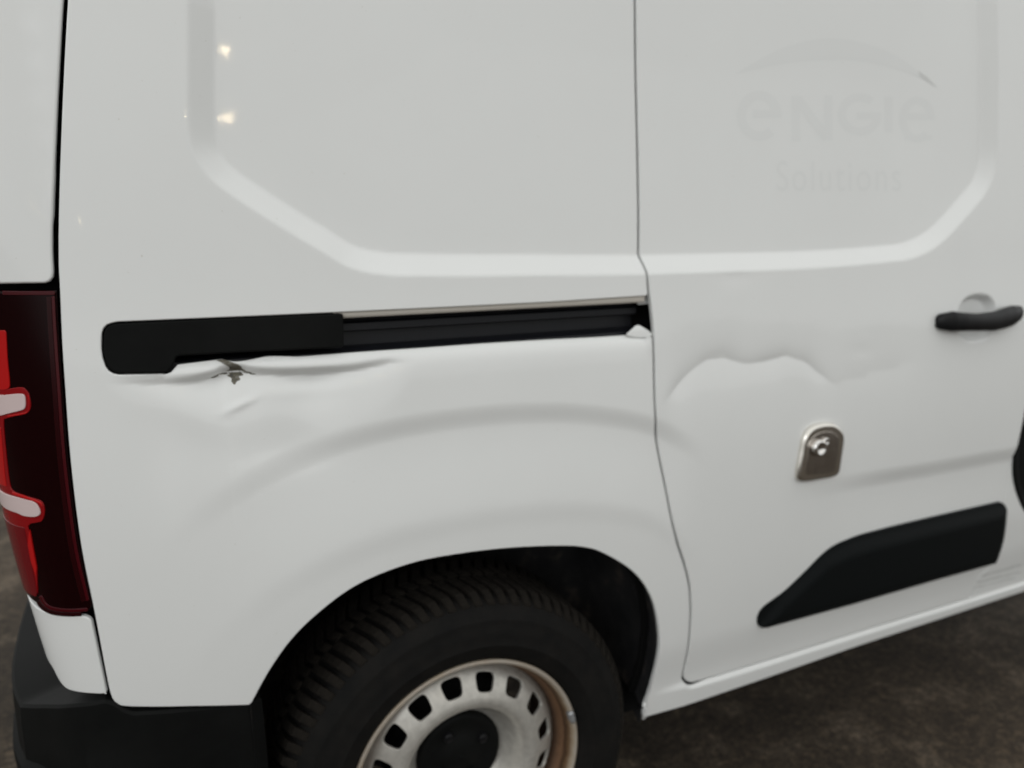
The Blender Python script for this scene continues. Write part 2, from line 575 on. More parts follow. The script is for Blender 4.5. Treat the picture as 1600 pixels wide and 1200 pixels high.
def panel(name, outline, surf, m, parent=None, holes=(), step=0.008, refine=None, fine=0.004, edge=0.0025, depth=0.016,
          bstep=0.006, outward=(0, -1, 0), depths=None):
    """a pressed sheet: outline and holes in (u, z), lifted by surf, with rolled edges and a return flange"""
    loops = []
    for k, lp in enumerate([outline] + list(holes)):
        lp = resample(lp, bstep)
        if (poly_area(lp) > 0) != (k == 0):
            lp = lp[::-1]
        loops.append(lp)
    inner = [lp - loop_out(lp) * edge for lp in loops]
    allp = loops[0]
    x0, z0 = allp.min(0)
    x1, z1 = allp.max(0)

    def keep(g, marg):
        ok = inside(g, inner[0]) & (seg_dist(g, inner[0], True) > marg)
        for h in inner[1:]:
            if not ok.any():
                break
            near = ok.copy()
            idx = np.where(near)[0]
            bad = inside(g[idx], h) | (seg_dist(g[idx], h, True) < marg)
            ok[idx[bad]] = False
        return g[ok]

    def grid(st, off):
        xs = np.arange(x0 + off, x1, st)
        zs = np.arange(z0 + off, z1, st)
        gx, gz = np.meshgrid(xs, zs)
        gx = gx + (np.arange(len(zs)) % 2)[:, None] * st * 0.5
        return np.stack([gx.ravel(), gz.ravel()], 1)

    g = grid(step, step * 0.37)
    if refine is not None:
        g = g[~refine(g)]
        gf = grid(fine, fine * 0.41)
        g = np.vstack([g, gf[refine(gf)]])
    g = keep(g, bstep * 0.45)
    pts = np.vstack(inner + [g])
    edges = []
    base = 0
    for lp in inner:
        n = len(lp)
        edges += [(base + i, base + (i + 1) % n) for i in range(n)]
        base += n
    vo, _, fo, ov, _, _ = delaunay_2d_cdt([Vector(p) for p in pts], edges, [], 0, 1e-7)
    V = np.array([(v[0], v[1]) for v in vo])
    F = np.array(fo)
    cen = V[F].mean(1)
    ok = inside(cen, inner[0])
    for h in inner[1:]:
        ok &= ~inside(cen, h)
    F = F[ok]
    a = V[F]
    cw = ((a[:, 1, 0] - a[:, 0, 0]) * (a[:, 2, 1] - a[:, 0, 1]) - (a[:, 1, 1] - a[:, 0, 1]) * (a[:, 2, 0] - a[:, 0, 0])) < 0
    F[cw] = F[cw][:, ::-1]
    back = {}
    for i, o_ in enumerate(ov):
        for k in o_:
            back[k] = i
    e = 0.0006

    def frame(Q):
        p = surf(Q)
        tu = surf(Q + [e, 0]) - surf(Q - [e, 0])
        tz = surf(Q + [0, e]) - surf(Q - [0, e])
        tu /= np.linalg.norm(tu, axis=1)[:, None]
        tz /= np.linalg.norm(tz, axis=1)[:, None]
        n = np.cross(tu, tz)
        n /= np.linalg.norm(n, axis=1)[:, None]
        return p, tu, tz, n

    P, tu, tz, N = frame(V)
    flip = (N @ np.array(outward)).mean() < 0
    if flip:
        N = -N
        F = F[:, ::-1]
    verts = [P]
    norms = [N]
    faces = F.tolist()
    cnt = len(P)
    base = 0
    for li, lp in enumerate(inner):
        n = len(lp)
        ids = [back[base + i] for i in range(n)]
        base += n
        o2 = loop_out(lp)
        p0, a_u, a_z, nn = P[ids], tu[ids], tz[ids], N[ids]
        mm = a_u * o2[:, :1] + a_z * o2[:, 1:]
        mm /= np.linalg.norm(mm, axis=1)[:, None]
        prev = ids
        rings = []
        for k in (1, 2, 3):
            an = k / 3 * math.pi / 2
            rings.append((p0 + mm * edge * math.sin(an) - nn * edge * (1 - math.cos(an)), nn * math.cos(an) + mm * math.sin(an)))
        dp = depth if depths is None else depths[li]
        rings.append((p0 + mm * edge - nn * (edge + dp), mm))
        for rp, rn in rings:
            ring = list(range(cnt, cnt + n))
            verts.append(rp)
            norms.append(rn)
            cnt += n
            for i in range(n):
                j = (i + 1) % n
                q = (prev[i], ring[i], ring[j], prev[j])
                faces.append(q if not flip else q[::-1])
            prev = ring
    Vv = np.vstack(verts)
    Nn = np.vstack(norms)
    return link_mesh(name, Vv, faces, m, parent, Nn)


def feature(P):
    """where the flank needs a finer mesh"""
    u, z = P[:, 0], P[:, 1]
    d = sdist(P, INSET)
    a = (d > -0.008) & (d < 0.046)
    a |= (u > -0.50) & (u < 0.33) & (z > 0.97) & (z < 1.06)
    a |= (u > 0.34) & (u < 0.78) & (z > 0.88) & (z < 0.99)
    q, _ = line_q(P, FOOT_L)
    a |= (abs(q - 0.006) < 0.012) & (u > 0.36)
    a |= (abs(u - HCUP[0]) < 0.078) & (abs(z - HCUP[1]) < 0.066)
    q, _ = line_q(P, CREASE)
    a |= (abs(q - 0.02) < 0.035) & (u > 0.6)
    q, _ = line_q(P, ARC1)
    a |= (abs(q - 0.015) < 0.035) & (u < 0.5)
    return a


def lathe(name, profile, m, parent=None, seg=96, axis_to=None):
    """profile: (radius, y) pairs turned round the local Y axis"""
    n = len(profile)
    verts, faces = [], []
    for i in range(seg):
        a = 2 * math.pi * i / seg
        for r_, y_ in profile:
            verts.append((r_ * math.cos(a), y_, r_ * math.sin(a)))
    for i in range(seg):
        j = (i + 1) % seg
        for k in range(n - 1):
            faces.append((i * n + k, i * n + k + 1, j * n + k + 1, j * n + k))
    o = link_mesh(name, verts, faces, m, parent)
    return o


def loft(name, sections, m, parent=None, cap=True):
    n = len(sections[0])
    verts = [v for s in sections for v in s]
    faces = []
    for i in range(len(sections) - 1):
        for k in range(n):
            j = (k + 1) % n
            faces.append((i * n + k, i * n + j, (i + 1) * n + j, (i + 1) * n + k))
    if cap:
        faces.append(tuple(range(n))[::-1])
        faces.append(tuple((len(sections) - 1) * n + k for k in range(n)))
    o = link_mesh(name, verts, faces, m, parent)
    bm = bmesh.new()
    bm.from_mesh(o.data)
    bmesh.ops.recalc_face_normals(bm, faces=bm.faces)
    bm.to_mesh(o.data)
    bm.free()
    return o


def strip(name, pts3, m, parent, closed=False):
    """sheet through a grid of points, rows x columns"""
    A = np.array(pts3)
    r_, c_ = A.shape[:2]
    faces = []
    for i in range(r_ - 1):
        for j in range(c_ - 1):
            faces.append((i * c_ + j, i * c_ + j + 1, (i + 1) * c_ + j + 1, (i + 1) * c_ + j))
    return link_mesh(name, A.reshape(-1, 3), faces, m, parent)


def auto_smooth(o, deg=40):
    bm = bmesh.new()
    bm.from_mesh(o.data)
    for e_ in bm.edges:
        if len(e_.link_faces) == 2:
            e_.smooth = e_.calc_face_angle(0) < R(deg)
    bm.to_mesh(o.data)
    bm.free()


# ------------------------------------------------------------------ ground
gs = 60.0
ground = link_mesh('ground', [(-gs, -gs, 0), (gs, -gs, 0), (gs, gs, 0), (-gs, gs, 0)], [(0, 1, 2, 3)], GROUND, smooth=False)
ground['kind'] = 'structure'

# ------------------------------------------------------------------ the van
van = bpy.data.objects.new('delivery_van', None)
col.objects.link(van)
van['label'] = 'white panel van with dented flank, black sliding door rail and steel rear wheel'
van['category'] = 'van'

# gap between quarter panel and sliding door
GAP_PX = [(1001, 300), (1001.5, 380), (1001, 396), (1006, 408), (1010.5, 419), (1013.5, 431), (1015.7, 458), (1018, 476), (1022.5, 522),
          (1024, 560), (1026, 640), (1033, 700), (1043, 760), (1051, 810), (1061, 850), (1070, 877), (1079, 915), (1081, 960), (1077, 1015), (1072, 1052)]
GAP_OFF = [.0185, .0178, .0172, .0115, .0055, .0006] + [0] * 14
GAP = U(GAP_PX, GAP_OFF)
ub = GAP[0, 0]
GAP[1:3, 0] = ub + (GAP[1:3, 0] - ub) * 0.4
GAP = np.vstack([[[ub - 0.006, 1.80]], [[ub - 0.003, 1.50]], GAP])
GAP = cr(GAP, 5)
FOOT_C = U(cr([(1072, 1052), (1071.5, 1060), (1075, 1066), (1083, 1069), (1096, 1066)], 5))
DOOR_FOOT = np.vstack([FOOT_C[1:], U([(1120, 1059), (1300, 1004), (1522, 936)])])
DOOR_FRONT = U(cr([(1523, 935), (1534, 903), (1553, 884), (1567, 840), (1573, 790), (1581, 745), (1590, 698), (1602, 640), (1614, 560), (1622, 460)], 5))
uf = DOOR_FRONT[-1, 0]
DOOR_EDGE = np.vstack([GAP, DOOR_FOOT, DOOR_FRONT[1:26]])
DOOR_EDGE = resample(DOOR_EDGE, 0.004, False)
_t = np.gradient(DOOR_EDGE, axis=0)
_t /= np.linalg.norm(_t, axis=1)[:, None]
_no = np.stack([_t[:, 1], -_t[:, 0]], 1)
_ic = int(np.argmin(np.linalg.norm(DOOR_EDGE - FOOT_C[-1], axis=1)))
_wide = np.interp(np.arange(len(DOOR_EDGE)), [0, _ic - 8, _ic + 4, len(DOOR_EDGE)], [0.0048, 0.0048, 0.0008, 0.0008])
BODY_EDGE = DOOR_EDGE + _no * _wide[:, None]
if BODY_EDGE[5, 0] > DOOR_EDGE[5, 0]:
    BODY_EDGE = DOOR_EDGE - _no * _wide[:, None]
BODY_UP = BODY_EDGE[::-1]
_k1 = int(np.argmax((BODY_UP[:, 1] > SLOT[_it + 2, 1] - 0.002) & (BODY_UP[:, 0] < 0.40)))
_k2 = int(np.argmax((BODY_UP[:, 1] > SLOT[_it, 1] + 0.000) & (BODY_UP[:, 0] < 0.40)))
BODY_LOW, BODY_HIGH = BODY_UP[:_k1], BODY_UP[_k2:]
FOOT_L = np.vstack([DOOR_FOOT[8:], [[2.4, DOOR_FOOT[-1, 1]]]])
FOOT_L = FOOT_L[np.argsort(FOOT_L[:, 0])]

# quarter panel with sill and door pillar
LEFT = U(cr([(117, -150), (106, 0), (98, 150), (92.5, 300), (91, 400), (93, 450), (96, 520), (101, 600), (110, 720), (126, 850), (148, 960), (167, 1060), (172, 1083)], 5))
LEFT = np.vstack([[[LEFT[0, 0] + 0.01, 1.80]], LEFT])
ARCH_PX = cr([(392, 1101), (420, 1050), (455, 1000), (500, 956), (560, 913), (640, 881), (720, 865), (800, 856), (880, 853), (917, 856), (942, 864),
              (980, 886), (1005, 911), (1022, 945), (1030, 990), (1029, 1027), (1020, 1077), (1005, 1117)], 5)
ARCH = U(ARCH_PX)
SILL_Z = U([(1012, 1122)])[0][1]
quarter = np.vstack([
    LEFT,
    U(cr([(176, 1094), (184, 1102), (200, 1104.5)], 4)),
    U([(300, 1104), (388, 1102)]),
    ARCH,
    [[ARCH[-1, 0] + 0.006, SILL_Z - 0.002], [0.9, SILL_Z + 0.004], [2.3, SILL_Z + 0.004]],
    [[2.3, 0.445], [1.66, 0.445]],
    U(cr([(1612, 812), (1600, 795), (1591, 768), (1587.5, 740), (1589, 708)], 4)),
    BODY_LOW,
    SLOT_BAY,
    BODY_HIGH,
])


def body_surf(P):
    """the flank plus the rolled sill that stands out under the door"""
    q, _ = line_q(P, FOOT_L)
    k = sm(0.0, 0.012, q) * sm(0.36, 0.47, P[:, 0])
    return S(P, H(P) - 0.0060 * k)


side = panel('quarter_panel', quarter, body_surf, PAINT, van, step=0.010, refine=feature, fine=0.0038, edge=0.0018,
             depth=0.006)

# sliding door
door_out = np.vstack([
    DOOR_EDGE,
    DOOR_FRONT[26:],
    [[uf + 0.004, 1.30], [uf - 0.01, 1.80]],
])
door = panel('sliding_door', door_out, flank, PAINT, van, step=0.010, refine=feature, fine=0.0034, edge=0.0018, depth=0.006)

# dark body structure behind the gaps
back_out = np.vstack([LEFT + [0.01, 0], U([(200, 1095), (380, 1095)]), ARCH * 1.0 + [0, 0.012],
                      [[0.36, SILL_Z + 0.02], [2.2, SILL_Z + 0.03], [2.2, 1.79]]])
inner = panel('inner_body', back_out, lambda P: S(P, 0.055), UNDER, van, step=0.05, edge=0.001, depth=0.005, bstep=0.02)

# painted jamb showing in the door gap
for za, zb_ in ((1.085, 1.70), (0.50, 1.0)):
    gg = GAP[(GAP[:, 1] > za) & (GAP[:, 1] < zb_)]
    strip('door_jamb', [flank(gg + [-0.016, 0], 0.017), flank(gg + [0.016, 0], 0.017)], PAINT, van)

# roof, far flank and tail of the body shell
zt = np.linspace(1.66, 1.80, 8)
rows = []
us_ = np.concatenate([np.linspace(-1.35, -0.45, 46), np.linspace(-0.40, 2.3, 28)])
roofline = S(np.stack([us_, np.full_like(us_, 1.798)], 1))
cxy = np.array([0.9, 0.92])
for t in np.linspace(0, 1, 9):
    k = 1 - 0.12 * (1 - math.cos(t * math.pi / 2)) / 1.0
    pr = roofline.copy()
    pr[:, :2] = cxy + (pr[:, :2] - cxy) * [1 - 0.03 * t * t, 1 - 0.14 * t * t]
    pr[:, 2] = 1.798 + 0.11 * math.sin(t * math.pi / 2)
    rows.append(pr)
mid = rows[-1].copy()
mid[:, 1] = 0.92
rows.append(mid)
roof = strip('roof', rows, PAINT, van)

# ------------------------------------------------------------------ rail slot: track, flange, cover
us_ = np.linspace(SLOT[:, 0].min() - 0.004, 0.326, 50)
ztop = np.interp(us_, U([(160, 503), (530, 488), (1018, 464)])[:, 0], U([(160, 503), (530, 488), (1018, 464)])[:, 1])
zl = U([(160, 587), (535, 553), (860, 531), (1018, 522)])
zbot = np.interp(us_, zl[:, 0], zl[:, 1])
prof = [(0.010, 0.002), (0.012, -0.010), (0.034, -0.012), (0.036, -0.020), (0.030, -0.024), (0.030, -0.036), (0.046, -0.040), (0.046, -0.064), (0.026, -0.068), (0.020, -0.072), (0.018, -0.084), (0.030, -0.088), (0.036, -0.120)]
rows = []
for dep, dz in prof:
    sc_ = np.clip((ztop - zbot) / 0.082, 0.8, 1.2)
    rows.append(S(np.stack([us_, ztop + dz * sc_], 1), dep))
track = strip('door_rail', rows, RAIL, van)
auto_smooth(track, 35)
# pale painted flange along the top of the slot
rows = []
u2 = np.linspace(-0.185, 0.326, 40)
zt2 = np.interp(u2, us_, ztop)
for dep, dz in [(0.004, 0.006), (0.0055, -0.004), (0.007, -0.0085), (0.014, -0.0095)]:
    rows.append(S(np.stack([u2, zt2 + dz], 1), dep))
flange = strip('slot_flange', rows, PRIMER, track)
# stepped plastic end cover
COVER = U(cr([(160.5, 545), (161.5, 521), (168, 509.5), (184, 505)], 5).tolist() + [(300, 499.5), (420, 494.5), (530, 489.5), (537, 491), (538, 541), (534, 543.5), (400, 549.5), (282, 556), (275, 558)] +
          cr([(272, 568), (265, 579), (255, 583), (200, 584), (181, 583), (169, 575), (163, 562)], 5).tolist())
cover = panel('rail_cover', COVER, lambda P: S(P, 0.0008), PLASTIC, track, step=0.02, edge=0.0025, depth=0.006, bstep=0.004)

# bare-metal chip under the cover, torn lip
chip_px = np.array([(338, 563), (352, 570), (358, 574), (360, 580), (354, 582), (360, 587), (355, 589), (363, 593), (362, 598), (367, 603), (371, 597), (377, 595), (374, 590), (382, 588), (378, 583), (386, 581), (379, 578), (377, 573), (370, 569), (362, 566), (350, 562)], float)
chip = panel('paint_chip', U(chip_px, 0.006), lambda P: flank(P, -0.0006), CHIP, side, step=0.003, edge=0.0003, depth=0.0002, bstep=0.0015)
crk = [(330, 592), (338, 588), (345, 586), (356, 584), (357, 586.5), (346, 589), (338, 592), (332, 595)]
panel('paint_chip', U(crk, 0.008), lambda P: flank(P, -0.0006), CHIP, side, step=0.003, edge=0.0003, depth=0.0002, bstep=0.0015)
crk = [(378, 581), (388, 582), (396, 584), (402, 586), (395, 587), (384, 585.5)]
panel('paint_chip', U(crk, 0.008), lambda P: flank(P, -0.0006), CHIP, side, step=0.003, edge=0.0003, depth=0.0002, bstep=0.0015)

# torn tab at the front end of the slot lip, scuffs on the sill
tab = U([(978, 524), (986, 516), (994, 509), (1000, 507.5), (1007, 512), (1014, 517), (1021, 523), (1012, 527), (995, 528)], 0.004)
panel('bent_lip', tab, lambda P: S(P, 0.004 + 0.010 * sm(1.045, 1.075, P[:, 1])), PAINT, side, step=0.004, edge=0.001, depth=0.002, bstep=0.002)
for q0, q1, w_ in (((1538, 902), (1600, 884), 2.2), ((1532, 912), (1600, 896), 1.6), ((1527, 921), (1590, 905), 1.2), ((1545, 909), (1575, 901), 1.0)):
    ln = np.linspace(q0, q1, 14) + np.random.normal(0, 0.5, (14, 2))
    n_ = np.array([q1[1] - q0[1], q0[0] - q1[0]], float)
    n_ /= np.linalg.norm(n_)
    ww = w_ * (0.4 + 0.6 * np.random.rand(14))[:, None]
    strip('scuff', [body_surf(U(ln - n_ * ww)) + [0, -0.0004, 0], body_surf(U(ln + n_ * ww)) + [0, -0.0004, 0]], GHOST_DARK, side)

# ------------------------------------------------------------------ rear corner: door edge, lamp, corner piece, bumper
RD = U(cr([(109, -150), (98, 0), (89.5, 150), (83, 300), (81, 380), (82.5, 425)], 5))
RD = np.vstack([[[RD[0, 0] + 0.01, 1.80]], RD, U(cr([(82, 432), (78, 439), (70, 442.5)], 4)), U([(40, 443)])])
zrd = RD[-1, 1]
rear_out = np.vstack([RD, [[-1.35, zrd], [-1.35, 1.80]]])
rear_door = panel('rear_door', rear_out, lambda P: S(P), PAINT, van, step=0.02, edge=0.003, depth=0.005)
link_mesh('rear_body', [tuple(p) for p in [(-0.56, 0.12, 0.35), (-0.56, 1.75, 0.35), (-0.56, 1.75, 1.80), (-0.56, 0.12, 1.80)]], [(0, 1, 2, 3)], UNDER, van, smooth=False)

LAMP_R = U(cr([(88, 453), (91, 520), (96, 600), (105.5, 720), (122, 850), (143.5, 948)], 5))
LAMP_B = U(cr([(140, 954), (110, 955.5), (85, 953.5), (72, 949)], 4))
zb = LAMP_B[-1, 1]
zlt = U([(40, 452)])[0][1]
lamp_out = np.vstack([LAMP_R, LAMP_B, [[-0.635, zb + 0.004], [-0.66, zb + 0.016], [-0.70, zb + 0.03], [-0.78, zb + 0.03], [-0.78, zlt]]])
panel('corner_structure', np.array([[-0.78, 0.60], [-0.43, 0.60], [-0.43, 1.79], [-0.78, 1.79]]), lambda P: S(P, 0.035), UNDER, van, step=0.03, edge=0.001, depth=0.004, bstep=0.02)
lamp = panel('tail_lamp', lamp_out, lambda P: S(P, 0.0005), LENS, van, step=0.012, edge=0.003, depth=0.02, bstep=0.004)


def lamp_piece(name, px, m, off=-0.0006, edge=0.0006):
    return panel(name, U(px, 0.0), lambda P: S(P, off), m, lamp, step=0.006, edge=edge, depth=0.0012, bstep=0.002)


def band(line, w0, w1):
    a = np.array(line, float)
    t = np.gradient(a, axis=0)
    n = np.stack([-t[:, 1], t[:, 0]], 1) / np.linalg.norm(t, axis=1)[:, None]
    return np.vstack([a + n * w0, (a + n * w1)[::-1]])


lamp_piece('lens_edge', [(4, 454.5), (86, 455), (85.5, 461), (4, 461)], LENS_EDGE)
_line = cr([(85.5, 463), (88.5, 520), (94, 600), (103, 720), (119.5, 850), (139.5, 938)], 6)
lamp_piece('lens_edge', band(_line, 0.0, 5.0), LENS_EDGE)
lamp_piece('lens_edge', band(_line, 5.2, 13.0), LENS_DIM)
_line = cr([(137, 950), (110, 951.5), (85, 949), (72, 942), (65, 930)], 5)
lamp_piece('lens_edge', band(_line, 0.0, -5.0), LENS_EDGE)
lamp_piece('lens_edge', band(_line[2:-2], -5.2, -12.0), LENS_DIM)


def lamp_uv(name, uv, m, off=-0.0008, edge=0.0006):
    return panel(name, np.array(uv), lambda P: S(P, off), m, lamp, step=0.006, edge=edge, depth=0.0012, bstep=0.002)


def Zat(y, x=40):
    return U([(x, y)])[0][1]


# rear-facing light guide: red bar, white blocks with red rims, red lower bar
ua = U([(9, 520)])[0][0]
ub1 = U([(16, 600)])[0][0]
lamp_uv('light_guide', np.vstack([U(cr([(7, 516), (10, 522), (12, 560), (15.5, 600), (13, 607), (8, 609)], 5)), [[-0.75, Zat(612, 5)], [-0.75, Zat(516, 5)]]]), LENS_RED)
lamp_uv('light_guide', np.vstack([U(cr([(10, 608), (30, 605), (38, 606)], 4)), U(cr([(45, 614), (48, 628), (47, 640), (40, 647), (20, 651), (6, 655)], 4)),
                                  U(cr([(6, 668), (9, 700), (12.5, 735), (17, 762), (24, 769)], 4)), U(cr([(55, 779), (66, 784), (70, 797), (67, 812), (60, 816), (48, 818)], 4)),
                                  U([(44, 822), (49, 850), (58, 888), (59, 926), (56, 930)]),
                                  [[-0.75, Zat(935, 56)], [-0.75, Zat(608, 5)]]]), LENS_RIM, off=-0.0004)
lamp_uv('light_guide', np.vstack([U([(47, 826), (51, 850), (58, 888), (57, 900), (50, 880), (44, 850)])]), LENS_RED, off=-0.0012)
lamp_uv('light_guide', np.vstack([U([(39, 824), (44, 850), (52, 890), (59, 926), (57, 932)]), [[-0.75, Zat(935, 57)], [-0.75, Zat(822, 40)]]]), LENS_WINE, off=-0.0010)
lamp_uv('light_guide', np.vstack([U(cr([(2, 668), (5, 700), (8, 735), (11, 760)], 4)), [[-0.75, Zat(762, 10)], [-0.75, Zat(662, 4)]]]), LENS_RED, off=-0.0010)
lamp_uv('light_guide', U(cr([(12, 649), (40, 644), (45, 638), (46, 624), (44, 616), (46.5, 626), (46, 640), (40, 646.5), (20, 650.5), (12, 652)], 3)), LENS_RED, off=-0.0010)
lamp_uv('light_guide', U([(20, 768), (38, 774), (56, 780.5), (65, 785), (67, 792), (62, 786.5), (54, 783), (38, 778), (20, 772)]), LENS_RED, off=-0.0010)
lamp_uv('reversing_lens', np.vstack([U(cr([(8, 617), (30, 615), (39, 617), (41, 628), (40, 637), (34, 641), (14, 646), (4, 649)], 4)), [[-0.75, Zat(650, 4)], [-0.75, Zat(617, 4)]]]), LENS_WHITE, off=-0.0016)
lamp_uv('reversing_lens', np.vstack([U(cr([(22, 775), (40, 780), (54, 784), (61, 791), (64, 802), (56, 807), (40, 806), (28, 801)], 4)), [[-0.75, Zat(792, 25)], [-0.75, Zat(768, 20)]]]), LENS_WHITE, off=-0.0016)

CP_T = U(cr([(76, 959.5), (90, 962), (112, 963.5), (130, 963.5)], 4))
CP_R = U(cr([(136, 965.5), (141, 970), (145, 985), (164.5, 1079), (164, 1084), (158, 1085.5)], 4))
CP_B = U([(145, 1085), (128, 1083.5)])
zc = CP_B[-1, 1]
cp_out = np.vstack([CP_T, CP_R, CP_B, (CP_B[-1] + cr([[-0.012, 0.0006], [-0.026, 0.002], [-0.038, 0.007], [-0.047, 0.016], [-0.056, 0.027], [-0.080, 0.034]], 4)), [[-0.70, zc + 0.065], [-0.70, zb + 0.012], [-0.65, zb + 0.0]]])
corner = panel('corner_panel', cp_out, lambda P: S(P, 0.001), PAINT, van, step=0.012, edge=0.002, depth=0.004, bstep=0.003)

# bumper: plan curve with a shelf, a face and a lower step
plan = np.vstack([cr([(-0.318, 0.030), (-0.336, 0.016), (-0.37, 0.012), (-0.42, 0.008), (-0.49, 0.010), (-0.545, 0.028), (-0.588, 0.068), (-0.620, 0.102)], 6),
                  cr([(-0.620, 0.102), (-0.640, 0.168), (-0.655, 0.28), (-0.666, 0.50), (-0.672, 0.90), (-0.664, 1.38), (-0.63, 1.72), (-0.5, 1.82)], 6)[1:]])
tt = np.gradient(plan, axis=0)
tt /= np.linalg.norm(tt, axis=1)[:, None]
nn = np.stack([tt[:, 1], -tt[:, 0]], 1)
if nn[0, 1] > 0:
    nn = -nn
rear_w = np.clip((-0.47 - plan[:, 0]) / 0.12, 0, 1)
ztop_b = np.interp(plan[:, 0], [-0.67, -0.622, -0.55, -0.505, -0.485, -0.41, -0.335, -0.30], [0.590, 0.583, 0.607, 0.612, 0.589, 0.573, 0.554, 0.548])
ledge = np.interp(plan[:, 0], [-0.66, -0.60, -0.52, -0.42], [0.498, 0.500, 0.475, 0.440])
bprof = [(-0.055, 0.006, 0), (-0.0035, 0.000, 0), (0.0, -0.0035, 0), (0.0015, -0.03, 0), (0.002, 0.003, 1), (0.006, -0.002, 1), (0.009, -0.006, 1), (0.010, -0.012, 1), (0.006, -0.10, 1), (-0.005, -0.15, 1), (-0.08, -0.17, 1)]
rows = []
for o_, dz, which in bprof:
    oo = np.full(len(plan), o_)
    if which and o_ > 0.002:
        oo = 0.002 + (o_ - 0.002) * rear_w
    p = plan + nn * oo[:, None]
    if o_ < -0.05 and not which:
        _w = sm(-0.50, -0.62, plan[:, 0])[:, None]
        p = plan + (1 - _w) * np.array([0.0, 0.05]) + _w * np.array([0.10, 0.05])
        p[:, 0] = np.minimum(p[:, 0], plan[0, 0])
    rows.append(np.stack([p[:, 0], p[:, 1], (ledge if which else ztop_b) + dz], 1))
bumper = strip('rear_bumper', rows, PLASTIC, van)
auto_smooth(bumper, 24)

# ------------------------------------------------------------------ wheel well
AR = ARCH + [0, 0.0]
pts = S(AR, 0.004)
rows = []
ctr = np.array([0.0, 0.315])
for y_, k in [(0.002, 1.0), (0.012, 1.005), (0.05, 1.04), (0.12, 1.06), (0.30, 1.06), (0.34, 1.0), (0.345, 0.05)]:
    p = pts.copy()
    p[:, 0] = ctr[0] + (pts[:, 0] - ctr[0]) * k
    p[:, 2] = ctr[1] + (pts[:, 2] - ctr[1]) * k
    p[:, 1] = pts[:, 1] + y_
    low = np.array([p[-1] - [0.004, 0, 0.02]])
    lowl = np.array([p[0] + [0.0, 0, -0.25]])
    rows.append(np.vstack([lowl, p, low]))
liner = strip('wheel_well', rows, LINER, van)
# underside of the sill and floor pan
link_mesh('floor_pan', [(0.30, 0.05, SILL_Z + 0.02), (2.3, 0.05, SILL_Z + 0.02), (2.3, 1.75, SILL_Z + 0.02), (0.30, 1.75, SILL_Z + 0.02)], [(0, 1, 2, 3)], UNDER, van, smooth=False)
link_mesh('far_side', [(-0.55, 1.80, 0.30), (2.3, 1.80, 0.30), (2.3, 1.76, 1.85), (-0.55, 1.76, 1.85)], [(0, 1, 2, 3)], PAINT, van, smooth=False)

# front door opening ahead of the pillar
seal_px = cr([(1640, 560), (1612, 610), (1596, 660), (1588.5, 705), (1588, 742), (1592, 768), (1601, 795), (1625, 830)], 5)
seal_uv = U(seal_px)
path = S(seal_uv, 0.012)
secs = []
for i, c in enumerate(path):
    t = path[min(i + 1, len(path) - 1)] - path[max(i - 1, 0)]
    t /= np.linalg.norm(t)
    b1 = np.cross(t, [0, 1, 0])
    b1 /= np.linalg.norm(b1)
    b2 = np.cross(t, b1)
    secs.append([c + b1 * 0.009 + 0.011 * (math.cos(a) * b1 + math.sin(a) * b2) for a in np.linspace(0, 2 * math.pi, 10, endpoint=False)])
loft('door_seal', secs, RUBBER_SEAL, van)
op = np.array([[uf + 0.02, 0.40], [2.25, 0.40], [2.25, 1.82], [uf + 0.02, 1.82]])
op = np.vstack([seal_uv[::-1] + [0.0, 0], [[1.75, 0.44], [2.25, 0.44], [2.25, 1.82], [uf + 0.03, 1.82]]])
panel('door_opening', np.vstack([[[uf + 0.02, 1.82]], seal_uv, [[1.75, 0.44], [2.25, 0.44], [2.25, 1.82]]]), lambda P: S(P, 0.03), UNDER, van, step=0.06, edge=0.001, depth=0.01, bstep=0.02)

# ------------------------------------------------------------------ side moulding
MPX = cr([(1196, 979), (1185, 978), (1182, 967), (1186, 955)], 4).tolist() + cr([(1194, 946), (1225, 923), (1257, 893), (1293, 859), (1330, 841), (1375, 828), (1458, 808), (1563, 784)], 5).tolist() + \
      cr([(1568, 787), (1569, 800), (1564, 842), (1553, 876), (1548, 880)], 4).tolist() + [(1458, 905), (1330, 942), (1200, 977.5)]
MOUT = U(MPX, 0.0)


def mould_surf(P):
    d = np.maximum(sdist(P, MOUT), 0)
    zl_ = np.interp(P[:, 0], MOUT_TOP[:, 0], MOUT_TOP[:, 1])
    q = np.clip(zl_ - P[:, 1], 0, 1)
    rise = 0.005 + 0.011 * sm(0, 0.045, np.minimum(q, d + 0.022))
    return S(P, 0.003 - rise)


MOUT_TOP = U([(1187, 972), (1225, 923), (1257, 893), (1293, 859), (1330, 841), (1375, 828), (1458, 808), (1563, 784)], -0.004)
mould = panel('side_moulding', MOUT, mould_surf, MOULD, door, step=0.007, edge=0.002, depth=0.012, bstep=0.003)

